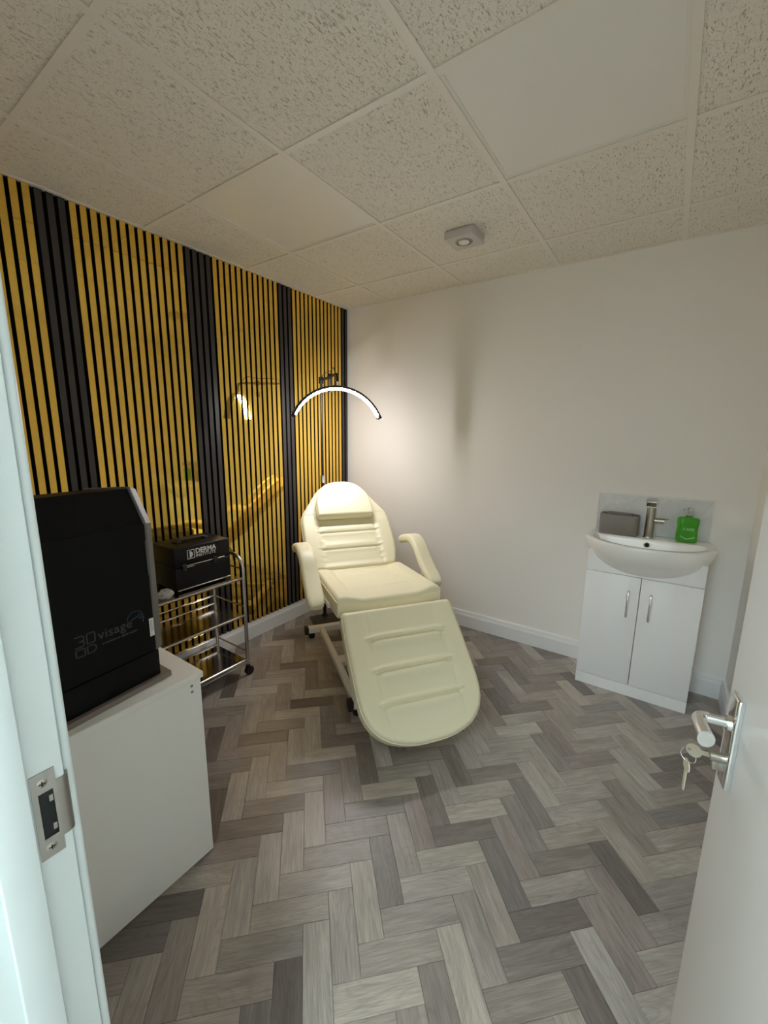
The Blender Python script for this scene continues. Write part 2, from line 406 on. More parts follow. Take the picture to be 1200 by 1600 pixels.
# suspended ceiling
ceil = struct(MB().box(-0.013, FY, H+0.10, RW, 0, H+0.12).build('ceiling', 'wall', smooth=False))
TH = 0.012      # half of a 24 mm bar
LED_CELLS = {(1, 2), (3, 2)}
for a in range(5):
    for b in range(5):
        x0, x1, y1, y0 = GX[a], GX[a+1], GY[b], GY[b+1]
        if (a, b) in LED_CELLS: continue
        MB().box(x0+0.002, y0+0.002, H+0.0035, x1-0.002, y1-0.002, H+0.018).build('ceiling_tile', 'tile', ceil, smooth=False)
for gx in GX[1:-1]: MB().box(gx-TH, FY, H-0.001, gx+TH, 0, H+0.003, 0.0006, seg=1).add([], []).build('grid_bar', 'gridbar', ceil, smooth=False)
for gy in GY[1:-1]:
    for a in range(5):
        MB().box(GX[a]+(TH if a else 0), gy-TH, H-0.0004, GX[a+1]-(TH if a < 4 else 0), gy+TH, H+0.003, 0.0005, seg=1).build('grid_bar', 'gridbar', ceil, smooth=False)
e = 0.019
for bx in ((0.011, -e, RW, 0), (0.011, FY, RW, FY+e), (0.0112, FY+e, 0.0112+e, -e), (RW-e, FY+e, RW, -e)):
    MB().box(bx[0], bx[1], H-0.0008, bx[2], bx[3], H+0.003, 0.0004, seg=1).build('wall_angle', 'gridbar', ceil, smooth=False)

# ---------------------------------------------------------------- doorway: lining, stop, architrave
lin = MB(); lin.box(JX-0.028, FY-WT-0.002, 0, JX, FY-0.001, 2.03, 0.0025); lin.box(HX, FY-WT-0.002, 0, HX+0.028, FY-0.001, 2.03, 0.0025); lin.box(JX-0.028, FY-WT-0.002, 2.03, HX+0.028, FY-0.001, 2.058, 0.0025)
lin = struct(lin.build('trim_1', 'jamb'))
m = MB(); SY = FY-0.037
m.box(JX, SY-0.034, 0, JX+0.013, SY, 2.018, 0.002); m.box(HX-0.013, SY-0.034, 0, HX, SY, 2.018, 0.002); m.box(JX, SY-0.034, 2.018, HX, SY, 2.03, 0.002)
m.build('door_stop', 'jamb', lin)
m = MB()
m.box(JX-0.075, FY, 0, JX-0.007, FY+0.0105, 2.10, 0.004, seg=3); m.box(HX+0.007, FY, 0, HX+0.075, FY+0.0105, 2.10, 0.004, seg=3); m.box(JX-0.007, FY, 2.037, HX+0.007, FY+0.0105, 2.10, 0.004, seg=3)
struct(m.build('trim_2', 'jamb'))
# strike plate let into the lining
SZ0, SZ1 = 0.920, 1.032; zc = (SZ0+SZ1)/2; SA, SB = FY-0.0335, FY-0.0105
m = MB(); X0, X1 = JX-0.001, JX+0.0016
ho = (SA+0.0055, SB-0.0035, zc-0.030, zc+0.030)
m.box(X0, SA, SZ0, X1, SB, ho[2]); m.box(X0, SA, ho[3], X1, SB, SZ1); m.box(X0, SA, ho[2], X1, ho[0], ho[3]); m.box(X0, ho[1], ho[2], X1, SB, ho[3])
sp = m.build('strike_plate', 'plate', lin, smooth=False)
m = MB(); lp = [(JX+0.0008, SB-0.001, 0), (JX+0.0008, SB+0.0055, 0), (JX-0.001, SB+0.0105, 0), (JX-0.0045, SB+0.0125, 0), (JX-0.0062, SB+0.0130, 0)]
m.sweep([(p[0], p[1], zc) for p in lp], [(0.038, 0.0008), (-0.038, 0.0008), (-0.038, -0.0008), (0.038, -0.0008)], (0, 0, 1))
m.build('strike_lip', 'plate', sp, smooth=True, ang=60)
MB().box(JX-0.0005, ho[0], ho[2], JX+0.0003, ho[1], ho[3]).build('strike_recess', 'hole', sp, smooth=False)
for dz in (-1, 1):
    q = zc+dz*0.0425; yy = (SA+SB)/2-0.001
    o = MB().lathe([(0.0001, 0.0009), (0.0035, 0.0008), (0.0052, 0.0)], n=20, T=lambda p, q=q, yy=yy: Vector((X1+p.z, yy+p.x, q+p.y))).build('screw', 'brushed', sp)
    MB().box(X1+0.0006, yy-0.003, q-0.0005, X1+0.0013, yy+0.003, q+0.0005).box(X1+0.0006, yy-0.0005, q-0.003, X1+0.0013, yy+0.0005, q+0.003).build('screw_slot', 'hole', sp, smooth=False)
    MB().box(X0, ho[1]-0.0045, zc+dz*0.019-0.004, X1, ho[1]-0.001, zc+dz*0.019+0.004).build('adjusting_tab', 'plate', sp, smooth=False)

# ---------------------------------------------------------------- corridor outside
cz = -4.1; cx0, cx1 = 0.9, 3.6
struct(MB().box(cx0, cz, -0.06, cx1, FY-WT, 0.0).build('floor.001', 'edgegrey', smooth=False))
m = MB(); m.box(cx0-0.1, cz, 0, cx0, FY-WT, H); m.box(cx1, cz, 0, cx1+0.1, FY-WT, H); m.box(cx0-0.1, cz-0.1, 0, cx1+0.1, cz, H)
m.box(RW+0.12, FY-WT, 0, cx1+0.1, FY-WT+0.1, H); struct(m.build('wall_corridor', 'wall', smooth=False))
struct(MB().box(cx0-0.1, cz-0.1, H, cx1+0.1, FY-WT, H+0.1).build('ceiling_corridor', 'wall', smooth=False))
cl = thing('ceiling_light', 'lit square corridor ceiling panel outside the doorway', 'light', (1.95, -3.60, H))
MB().box(-0.3, -0.3, -0.008, 0.3, 0.3, 0.0, 0.002).build('frame', 'gridbar', cl); MB().box(-0.285, -0.285, -0.0095, 0.285, 0.285, -0.0085).build('diffuser', 'corridorlight', cl, smooth=False)

# ---------------------------------------------------------------- door on the right, opened into the room
hinge = Vector((2.53, -2.60, 0)); lead = Vector((2.42, -1.845, 0)); dv = lead-hinge; dang = math.atan2(dv.y, dv.x); DLEN = dv.length
door = bpy.data.objects.new('door_1', None); C.objects.link(door); door.location = hinge; door.rotation_euler = (0, 0, dang); struct(door)
MB().box(0, -0.040, 0.006, DLEN, 0, 1.981, 0.0015).build('door_leaf', 'doorpaint', door)
px_, pz = DLEN-0.057, 0.905
m = MB(); m.box(px_-0.020, 0.0, pz-0.085, px_+0.020, 0.010, pz+0.085, 0.004, seg=3); hp = m.build('handle_plate', 'chrome', door)
zl = pz+0.032
m = MB(); m.cyl((px_, 0.010, zl), (px_, 0.050, zl), 0.009, 0.008, 18); m.cyl((px_, 0.010, zl), (px_, 0.016, zl), 0.013, 0.012, 20)
grip = smoothpath([(px_+0.002, 0.040, zl), (px_-0.004, 0.053, zl), (px_-0.02, 0.058, zl+0.002), (px_-0.045, 0.059, zl+0.004), (px_-0.072, 0.058, zl+0.004)], 6)
m.tube(grip, 0.0115, 14, up=(0, 0, 1), sx=1.0, sy=0.85, radii=[0.0095+0.0050*i/len(grip) for i in range(len(grip))])
m.build('lever', 'chrome', hp)
zk = pz-0.037
cyl = MB().cyl((px_, 0.008, zk), (px_, 0.030, zk), 0.0085, n=18).box(px_-0.005, 0.009, zk-0.024, px_+0.005, 0.026, zk, 0.003).build('lock_cylinder', 'brushed', hp)
def dw(x, y, z): c, s = math.cos(dang), math.sin(dang); return Vector((hinge.x+c*x-s*y, hinge.y+s*x+c*y, z))
kp = dw(px_, 0.030, zk)
def make_key(name, label, loc, rot, group=None):
    t = thing(name, label, 'key', loc, 0, group); t.rotation_euler = rot
    m = MB(); N = 28; out = [(0.0125*math.cos(2*PI*i/N), 0.024+0.0115*math.sin(2*PI*i/N)) for i in range(N)]
    inn = [(0.0035*math.cos(2*PI*i/N), 0.031+0.0028*math.sin(2*PI*i/N)) for i in range(N)]
    vs = [(x, y, z) for z in (-0.001, 0.001) for x, y in out]+[(x, y, z) for z in (-0.001, 0.001) for x, y in inn]
    fs = []
    for i in range(N):
        j = (i+1) % N; fs += [(i, j, N+j, N+i), (2*N+i, 2*N+j, 3*N+j, 3*N+i), (i, j, 2*N+j, 2*N+i), (N+i, N+j, 3*N+j, 3*N+i)]
    m.add(vs, fs); m.build('bow', 'brass', t)
    b = MB(); b.prism([(-0.004, -0.022), (-0.003, -0.026), (0.001, -0.026), (0.004, -0.020), (0.003, -0.016), (0.004, -0.012), (0.003, -0.008), (0.004, -0.004), (0.004, 0.014), (-0.004, 0.014)], lambda x, y: Vector((x, y, -0.0009)), lambda x, y: Vector((x, y, 0.0009)))
    b.build('blade', 'brass', t, smooth=False); return t
kd = dw(1, 0, 0)-dw(0, 0, 0); nd = dw(0, 1, 0)-dw(0, 0, 0)
# key in the lock: its +Y axis points out of the lock along nd, key plane roughly vertical
k1 = make_key('key', 'silver key sitting in the door lock below the lever', kp-nd*0.002, (math.radians(62), 0, dang))
k1.rotation_mode = 'QUATERNION'
Y_ = nd.normalized(); Xk = (Vector((0, 0, 1))*0.35+kd.normalized()*0.94).normalized(); Zk = Xk.cross(Y_).normalized(); Xk = Y_.cross(Zk)
k1.rotation_quaternion = Matrix((Xk, Y_, Zk)).transposed().to_quaternion()
ringc = kp-nd*0.002+Y_*0.031+Vector((0, 0, -0.0125))
rg = MB().tube([(0.0125*math.cos(2*PI*i/40), 0, 0.0125*math.sin(2*PI*i/40)) for i in range(40)], 0.0009, 8, closed=True).build('key_ring', 'chrome')
tag(rg, 'thin split ring hanging from the key in the door lock', 'key ring'); rg.location = ringc; rg.rotation_euler = (0, 0, dang+0.9)
k2 = make_key('key', 'spare key hanging from the ring below the door lever', ringc+Vector((0, 0, -0.044)), (0, 0, 0))
k2.rotation_euler = (math.radians(90), 0, dang+0.15)

# ================================================================== LED PANELS AND EMERGENCY LIGHT IN THE CEILING
for (a, b), lb in (((1, 2), 'unlit square ceiling light panel near the slatted wall'), ((3, 2), 'unlit square ceiling light panel nearer the sink wall, the larger one in view')):
    x0, x1, y1, y0 = GX[a]+TH, GX[a+1]-TH, GY[b]-TH, GY[b+1]+TH
    t = thing('ceiling_light', lb, 'light', ((x0+x1)/2, (y0+y1)/2, H+0.003)); hw, hh = (x1-x0)/2+0.006, (y1-y0)/2+0.006
    m = MB(); f = 0.017
    for q in ((-hw, -hh, hw, -hh+f), (-hw, hh-f, hw, hh), (-hw, -hh+f, -hw+f, hh-f), (hw-f, -hh+f, hw, hh-f)): m.box(q[0], q[1], 0.0005, q[2], q[3], 0.010, 0.0008, seg=1)
    m.build('frame', 'gridbar', t, smooth=False)
    MB().box(-hw+f-0.001, -hh+f-0.001, 0.003, hw-f+0.001, hh-f+0.001, 0.012).build('diffuser', 'panelopal', t, smooth=False)
t = thing('emergency_light', 'small white square light box with a round lens on the ceiling', 'light', (1.317, -0.668, H-0.001))
MB().box(-0.075, -0.075, -0.036, 0.075, 0.075, 0.0, 0.003).build('housing', 'lightbox', t)
LX, LY = 0.0, -0.005
m = MB(); m.tube([(LX+0.039*math.cos(2*PI*i/36), LY+0.039*math.sin(2*PI*i/36), -0.0365) for i in range(36)], 0.0045, 8, closed=True); m.build('bezel', 'brushed', t)
MB().lathe([(0.0005, -0.046), (0.015, -0.045), (0.025, -0.041), (0.029, -0.036)], (LX, LY, 0)).build('lens', 'panelopal', t)
m = MB(); m.tube([(LX+0.031*math.cos(2*PI*i/36), LY+0.031*math.sin(2*PI*i/36), -0.0365) for i in range(36)], 0.003, 8, closed=True); m.build('seal', 'greybox', t)

# ================================================================== TREATMENT BED
BX, BY, BA = 1.1734, -1.062, -0.614
bed = thing('treatment_bed', 'cream vinyl reclining beauty bed with armrests and white steel base', 'treatment bed', (BX, BY, 0), BA)
def cushion(L, T, wtab, cen, r, hfun, frame, na=84, nt=64, edge=None):
    """padded slab: a in 0..L, half width from wtab, top shaped by hfun(a,t)"""
    O, da, dn = frame
    va = []
    for i in range(na+1):
        u = i/na; va.append(L*(0.62*u+0.38*0.5*(1-math.cos(PI*u))))
    tv = []
    for k in range(nt+1):
        u = -1+2*k/nt; tv.append(0.55*u+0.45*math.sin(u*PI/2))
    vs = []; idx = {}; loop = []
    for i, a in enumerate(va):
        w = interp(wtab, a)
        for k, b in enumerate(tv):
            t = b*w; sl = abs(interp(wtab, min(a+0.004, L))-interp(wtab, max(a-0.004, 0)))/0.008
            d = min((w-abs(t))/math.sqrt(1+sl*sl), a, L-a); e = max(0.0, min(d/r, 1)); drop = r*(1-math.sqrt(max(0, 1-(1-e)**2)))
            h = T-drop+hfun(a, t, w)*e*e*(3-2*e)+(edge(a, t) if edge else 0)
            vs.append(O+da*a+Vector((0, cen+t, 0))+dn*(h-T))
    W_ = nt+1; fs = [(i*W_+k, i*W_+k+1, (i+1)*W_+k+1, (i+1)*W_+k) for i in range(na) for k in range(nt)]
    loop = [k for k in range(W_)]+[i*W_+nt for i in range(1, na+1)]+[na*W_+k for k in range(nt-1, -1, -1)]+[i*W_ for i in range(na-1, 0, -1)]
    n = len(loop); base = len(vs); cpt = O+da*(L/2)+Vector((0, cen, 0))
    for st, (ins, dep) in enumerate(((0.0, -(T-r)*0.5), (0.0, -(T-r)*0.9), (0.012, -(T-r)))):
        for q in loop:
            p = vs[q]; inn = cpt-p; inn -= dn*inn.dot(dn); vs.append(p+dn*dep+inn.normalized()*ins)
    for st in range(3):
        for q in range(n):
            j = (q+1) % n
            A = loop[q] if st == 0 else base+(st-1)*n+q; B = loop[j] if st == 0 else base+(st-1)*n+j
            fs.append((A, B, base+st*n+j, base+st*n+q))
    fs.append(tuple(base+2*n+q for q in range(n)))
    m = MB(); m.add(vs, fs)
    pts = [vs[q] for q in loop]
    pip = [p for i, p in enumerate(pts) if (p-pts[i-1]).length > 1e-5]
    return m, pip
def G(x, s): return math.exp(-(x/s)**2)
def sst(x, a, b): x = max(0, min(1, (x-a)/(b-a))); return x*x*(3-2*x)
# --- seat
Ls, zf, zb = 0.570, 0.612, 0.581
ds = Vector((Ls, 0, zf-zb)).normalized(); dns = Vector((-ds.z, 0, ds.x))
def h_seat(a, t, w):
    tc = 0.185; x = abs(t)
    cen = 1-sst(x, tc-0.02, tc+0.035); fr = 1-sst(a, 0.455, 0.505)
    h = -0.019*cen*(1-sst(a, 0.40, 0.53))-0.004*G(a-0.505, 0.012)*0
    for q in (0.12, 0.25, 0.375): h -= 0.0045*G(a-q, 0.0045)*(1-sst(x, tc-0.02, tc))*fr
    h -= 0.0045*G(x-tc, 0.005)*(1-sst(a, 0.45, 0.48))
    h += 0.004*sst(x, tc+0.02, 0.25)
    return h
m, pip = cushion(Ls, 0.105, [(0, 0.282), (0.01, 0.287), (0.03, 0.290), (0.55, 0.290), (0.565, 0.288), (0.57, 0.285)], 0.0, 0.022, h_seat, (Vector((-Ls, 0, zb)), ds, dns), 120, 72, lambda a, t: -0.018*(1-sst(abs(t), 0.13, 0.235))*sst(a, 0.40, 0.53))
seat = m.build('seat', 'cream', bed, ang=60); MB().tube([p+Vector((0, 0, 0.001)) for p in pip], 0.0035, 6, closed=True).build('piping', 'piping', seat)
# --- backrest
ab_ = 0.8152; bu = Vector((-math.cos(ab_), 0, math.sin(ab_))); bn = Vector((math.sin(ab_), 0, math.cos(ab_)))
B0 = Vector((-0.5638, 0, 0.5811))
def h_back(a, t, w):
    x = abs(t); tc = 0.195
    h = -0.012*(1-sst(x, tc-0.012, tc+0.03))*(1-sst(a, 0.375, 0.42))*sst(a, 0.0, 0.05)
    if x < tc+0.03:
        for q in (0.143, 0.267):
            env = 1-sst(x, tc-0.03, tc+0.01)
            h -= 0.009*G(a-q, 0.0042)*env; h += 0.006*G(a-q-0.026, 0.022)*env+0.003*G(a-q+0.018, 0.014)*env
            h -= 0.008*G(a-q, 0.007)*G(x-tc+0.004, 0.014); h += 0.006*G(a-q-0.012, 0.007)*G(x-tc-0.004, 0.02)
        for q in (0.06, 0.10, 0.20): h += 0.003*G(a-q-0.05*(x-tc), 0.010)*G(x-tc, 0.022)
    h -= 0.003*G(x-tc, 0.006)*(1-sst(a, 0.37, 0.42)); h -= 0.003*G(a-0.405, 0.004)*sst(x, 0.2, 0.22)
    return h
wt = [(0, 0.256), (0.008, 0.270), (0.03, 0.285), (0.09, 0.300), (0.17, 0.308), (0.35, 0.308), (0.39, 0.303), (0.425, 0.289), (0.46, 0.265), (0.51, 0.232), (0.55, 0.207), (0.59, 0.180), (0.62, 0.154), (0.645, 0.120), (0.66, 0.090), (0.668, 0.05)]
m, pip = cushion(0.668, 0.080, wt, -0.020, 0.020, h_back, (B0, bu, bn), 160, 72)
back = m.build('backrest', 'cream', bed, ang=60); MB().tube(pip, 0.0035, 6, closed=True).build('piping', 'piping', back)
# --- headrest pillow on the backrest
m, pip = cushion(0.280, 0.064, [(0, 0.187), (0.006, 0.193), (0.02, 0.196), (0.10, 0.195), (0.155, 0.184), (0.195, 0.166), (0.225, 0.144), (0.246, 0.122), (0.262, 0.097), (0.274, 0.065), (0.280, 0.03)], -0.026, 0.016,
                 lambda a, t, w: 0.006*max(0, 1-(t/0.2)**2)*math.sin(PI*min(1, a/0.25)), (B0+bu*0.366+bn*0.054, bu, bn), 60, 48)
pil = m.build('headrest_pillow', 'cream', bed, ang=60); MB().tube(pip, 0.003, 6, closed=True).build('piping', 'piping', pil)
# --- leg rest
af_ = 0.755; fu = Vector((math.cos(af_), 0, -math.sin(af_))); fn = Vector((math.sin(af_), 0, math.cos(af_)))
F0 = Vector((0.064, 0, 0.5665))
def h_leg(a, t, w):
    x = abs(t); tc = 0.183; h = 0.002*sst(x, tc, tc+0.04)
    for q in (0.154, 0.302, 0.447):
        env = 1-sst(x, tc-0.02, tc+0.006)
        h -= 0.010*G(a-q, 0.0038)*env; h += 0.005*G(a-q-0.022, 0.02)*env+0.006*G(a-q+0.014, 0.010)*env
        h -= 0.010*G(a-q-0.003, 0.006)*G(x-tc+0.002, 0.013); h += 0.010*G(a-q+0.009, 0.007)*G(x-tc-0.006, 0.016)
    h -= 0.0025*G(x-tc, 0.006)*(1-sst(a, 0.55, 0.6)); return h
wt = [(0, 0.282), (0.008, 0.291), (0.02, 0.296), (0.15, 0.299), (0.40, 0.297), (0.45, 0.291), (0.49, 0.280), (0.53, 0.258), (0.56, 0.230), (0.585, 0.193), (0.602, 0.150), (0.613, 0.105), (0.62, 0.055)]
m, pip = cushion(0.62, 0.085, wt, 0.012, 0.018, h_leg, (F0, fu, fn), 190, 76)
leg = m.build('leg_rest', 'cream', bed, ang=60); MB().tube(pip, 0.0035, 6, closed=True).build('piping', 'piping', leg)
# --- armrests
def rrect(a, b, r, n=5):
    out = []
    for cx, cy, s0 in ((a-r, b-r, 0), (-a+r, b-r, 1), (-a+r, -b+r, 2), (a-r, -b+r, 3)):
        for k in range(n): t = (s0+k/(n-1))*PI/2; out.append((cx+r*math.cos(t), cy+r*math.sin(t)))
    return out
for sg, pts in ((-1, [(-0.67, 0.700), (-0.56, 0.740), (-0.45, 0.752), (-0.35, 0.728), (-0.26, 0.660), (-0.17, 0.600), (-0.075, 0.548)]), (1, [(-0.72, 0.690), (-0.62, 0.727), (-0.52, 0.745), (-0.44, 0.715), (-0.36, 0.645), (-0.28, 0.590), (-0.19, 0.545)])):
    t0 = -0.374 if sg < 0 else 0.364
    path = smoothpath([(s, t0, z) for s, z in pts], 7); N = len(path)
    sc = []
    for i in range(N):
        e = min(i, N-1-i)/5.0; k = math.sqrt(max(0.05, 1-(1-min(1, e))**2)); sc.append((0.55+0.45*k, 0.45+0.55*k))
    m = MB().sweep(path, rrect(0.027, 0.047, 0.021), lambda i: Vector((0.3, 0, 1)), scale=sc)
    arm = m.build('armrest', 'cream', bed, ang=60)
    q = path[N//2]; MB().box(-0.50, t0-sg*0.085-0.012, 0.50, -0.16, t0-sg*0.085+0.012, 0.525, 0.003).tube([(-0.33, t0-sg*0.08, 0.51), (-0.34, t0-sg*0.03, 0.53), (-0.36, t0-sg*0.005, 0.60)], 0.009, 8).build('bracket', 'framewhite', arm)
# --- base
m = MB(); m.box(-0.850, -0.310, 0.040, -0.805, 0.310, 0.080, 0.003); rear = m.build('cross_beam', 'framewhite', bed)
m = MB(); m.box(0.035, -0.240, 0.040, 0.080, 0.240, 0.080, 0.003); front = m.build('cross_beam', 'framewhite', bed)
for sy in (-0.205, 0.205): MB().box(-0.805, sy-0.016, 0.040, 0.035, sy+0.016, 0.079, 0.003).build('side_beam', 'framewhite', bed)
for bx_, hwid in ((-0.8275, 0.310), (0.0575, 0.240)):
    for sg in (-1, 1):
        MB().box(bx_-0.025, sg*hwid-0.014, 0.034, bx_+0.025, sg*hwid+0.014, 0.084, 0.003).build('end_cap', 'blackplastic', bed)
        MB().lathe([(0.020, 0.0), (0.023, 0.006), (0.023, 0.026), (0.012, 0.030), (0.012, 0.040)], (bx_, sg*(hwid-0.036), 0)).build('foot', 'blackplastic', bed)
m = MB(); m.box(-0.40, -0.20, 0.045, -0.32, 0.20, 0.075, 0.003); m.build('centre_plate', 'framewhite', bed)
for sg in (-1, 1):
    MB().sweep([(-0.46, sg*0.12, 0.09), (-0.16, sg*0.12, 0.43)], [(0.016, 0.012), (-0.016, 0.012), (-0.016, -0.012), (0.016, -0.012)], (0.3, 0, 1)).build('lift_arm', 'framewhite', bed, smooth=False)
    MB().sweep([(-0.12, sg*0.09, 0.09), (-0.42, sg*0.09, 0.43)], [(0.016, 0.012), (-0.016, 0.012), (-0.016, -0.012), (0.016, -0.012)], (0.3, 0, 1)).build('lift_arm', 'framewhite', bed, smooth=False)
MB().cyl((-0.36, 0, 0.07), (-0.24, 0, 0.40), 0.028, n=20).build('gas_strut', 'blackmetal', bed)
m = MB(); m.box(-0.52, -0.20, 0.432, 0.0, -0.165, 0.468, 0.003); m.box(-0.52, 0.165, 0.432, 0.0, 0.20, 0.468, 0.003); m.box(-0.52, -0.165, 0.434, -0.485, 0.165, 0.466, 0.003); m.box(-0.035, -0.165, 0.434, 0.0, 0.165, 0.466, 0.003); m.build('seat_frame', 'framewhite', bed)
m = MB(); m.sweep([(0.0, -0.16, 0.45), (0.30, -0.16, 0.20)], [(0.012, 0.012), (-0.012, 0.012), (-0.012, -0.012), (0.012, -0.012)], (0, 0, 1)); m.sweep([(0.0, 0.16, 0.45), (0.30, 0.16, 0.20)], [(0.012, 0.012), (-0.012, 0.012), (-0.012, -0.012), (0.012, -0.012)], (0, 0, 1)); m.build('leg_rest_frame', 'framewhite', bed, smooth=False)
m = MB(); m.tube(smoothpath([(-0.45, 0.20, 0.44), (-0.47, 0.27, 0.40), (-0.50, 0.29, 0.33)], 5), 0.009, 8); m.tube([(-0.49, 0.285, 0.36), (-0.505, 0.295, 0.27)], 0.014, 10); m.build('recline_lever', 'blackplastic', bed)

# ================================================================== HALF MOON LAMP
LPX, LPY = 0.187, -0.508
lamp = thing('half_moon_lamp', 'black half moon floor lamp glowing over the head of the bed', 'lamp', (LPX, LPY, 0), math.radians(-33))
MB().box(-0.030, -0.115, 0.0, 0.20, 0.115, 0.012, 0.004).build('base_plate', 'basebrown', lamp)
MB().cyl((0, 0, 0.012), (0, 0, 1.10), 0.0135, n=18).cyl((0, 0, 0.012), (0, 0, 0.03), 0.022, 0.018, 18).build('lower_pole', 'blackmetal', lamp)
MB().cyl((0, 0, 1.10), (0, 0, 1.79), 0.0095, n=16).build('upper_pole', 'blackmetal', lamp)
MB().cyl((0, 0, 1.06), (0, 0, 1.115), 0.017, n=18).build('pole_collar', 'chrome', lamp)
# everything above is placed in the lamp's own frame; world points go through inv
linv = (Matrix.Translation((LPX, LPY, 0)) @ Matrix.Rotation(math.radians(-33), 4, 'Z')).inverted()
def lw(x, y, z): return linv @ Vector((x, y, z))
A0 = Vector((LPX, LPY, 1.785)); A1 = Vector((0.498, -0.698, 1.788))
m = MB(); m.tube([lw(*A0), lw(*(A0.lerp(A1, 0.97))), lw(*(A1+Vector((0.006, -0.004, -0.006)))), lw(A1.x+0.010, A1.y-0.007, 1.765), lw(0.511, -0.708, 1.715)], 0.0085, 12); m.build('boom_arm', 'blackmetal', lamp)
kx = A0.lerp(A1, 0.62)
m = MB(); m.cyl(lw(kx.x, kx.y, 1.77), lw(kx.x, kx.y, 1.806), 0.014, n=16); m.cyl(lw(kx.x, kx.y, 1.70), lw(kx.x, kx.y, 1.77), 0.007, n=12); m.cyl(lw(kx.x, kx.y, 1.688), lw(kx.x, kx.y, 1.725), 0.015, 0.013, 16); m.build('tilt_knob', 'blackplastic', lamp)
MB().cyl(lw(LPX, LPY, 1.765), lw(LPX, LPY, 1.81), 0.018, n=18).build('pole_head', 'blackplastic', lamp)
cb = smoothpath([(LPX+0.004, LPY, 1.10), (LPX+0.03, LPY-0.03, 1.45), (LPX+0.01, LPY-0.02, 1.70), (LPX+0.05, LPY-0.04, 1.81), (kx.x, kx.y, 1.822), (0.45, -0.675, 1.83), (0.505, -0.705, 1.76)], 8)
MB().tube([lw(*p) for p in cb], 0.0026, 8).build('cable', 'blackplastic', lamp)
AC = Vector((0.5125, -0.711, 1.703)); AD = Vector((0.607, 0.795, 0)).normalized(); ARR = 0.304; HALF = math.radians(65.5)
arcp = []
for i in range(49):
    th = -HALF+2*HALF*i/48; arcp.append(AC+AD*(ARR*math.sin(th))+Vector((0, 0, -ARR*(1-math.cos(th)))))
cen_arc = AC+Vector((0, 0, -ARR)); AN = AD.cross(Vector((0, 0, 1)))
loc_arc = [lw(*p) for p in arcp]; cl_ = lw(*cen_arc)
def outw(i): return (loc_arc[i]-cl_).normalized()
# housing: a shallow channel, open towards the centre of the arc
sec = [(0.009, -0.020), (0.012, -0.014), (0.012, 0.014), (0.009, 0.020), (-0.003, 0.021), (-0.003, 0.0185), (0.000, 0.0185), (0.000, -0.0185), (-0.003, -0.0185), (-0.003, -0.021)]
arch = MB().sweep(loc_arc, sec, outw).build('arc_housing', 'blackmetal', lamp, ang=40)
sec2 = [(-0.0005, -0.0175), (-0.0005, 0.0175), (-0.008, 0.0165), (-0.014, 0.011), (-0.016, 0.0), (-0.014, -0.011), (-0.008, -0.0165)]
MB().sweep(loc_arc[1:-1], sec2, lambda i: outw(i+1)).build('led_strip', 'led', arch, ang=60)
for i in (0, -1):
    p = loc_arc[i]; q = loc_arc[1 if i == 0 else -2]; d = (p-q).normalized(); o_ = (p-cl_).normalized(); s_ = d.cross(o_)
    MB().sweep([p-d*0.004, p+d*0.006, p+d*0.010], [(a-0.001, b) for a, b in rrect(0.0135, 0.022, 0.006)], o_, scale=[(1, 1), (1, 1), (0.7, 0.7)]).build('end_cap', 'blackplastic', arch)
MB().cyl(lw(AC.x, AC.y, AC.z+0.006), lw(AC.x, AC.y, AC.z+0.035), 0.010, n=14).build('arc_joint', 'chrome', arch)

# ================================================================== VANITY UNIT, BASIN AND WHAT STANDS ON IT
VX0, VX1, VY, VC = 1.967, 2.497, -0.277, 2.232
van = thing('vanity_unit', 'gloss white two door vanity unit under the basin', 'cabinet', (VC, 0, 0)); hw = (VX1-VX0)/2
m = MB(); m.box(-hw, VY+0.019, 0.0, -hw+0.016, -0.019, 0.80, 0.001, seg=1); m.box(hw-0.016, VY+0.019, 0.0, hw, -0.019, 0.80, 0.001, seg=1); m.box(-hw+0.016, VY+0.022, 0.07, hw-0.016, -0.022, 0.086); m.box(-hw+0.016, -0.034, 0.0, hw-0.016, -0.0225, 0.72)
m.build('carcass', 'gloss', van, smooth=False)
MB().box(-hw, VY+0.001, 0.0, hw, VY+0.017, 0.064, 0.001, seg=1).build('plinth', 'gloss', van, smooth=False)
MB().box(-hw, VY+0.001, 0.687, hw, VY+0.017, 0.80, 0.001, seg=1).build('fascia', 'gloss', van, smooth=False)
for sg in (-1, 1):
    x0, x1 = (-hw, -0.0015) if sg < 0 else (0.0015, hw)
    d = MB().box(x0, VY, 0.067, x1, VY+0.018, 0.684, 0.0015).build('door', 'gloss', van)
    hx = sg*0.051; hz0, hz1 = 0.458, 0.607
    pth = smoothpath([(hx, VY-0.001, hz0), (hx, VY-0.016, hz0+0.006), (hx, VY-0.024, (hz0+hz1)/2-0.03), (hx, VY-0.025, (hz0+hz1)/2+0.03), (hx, VY-0.016, hz1-0.006), (hx, VY-0.001, hz1)], 6)
    MB().sweep(pth, rrect(0.0055, 0.0035, 0.003, 3), (1, 0, 0)).build('handle', 'chrome', d, ang=50)

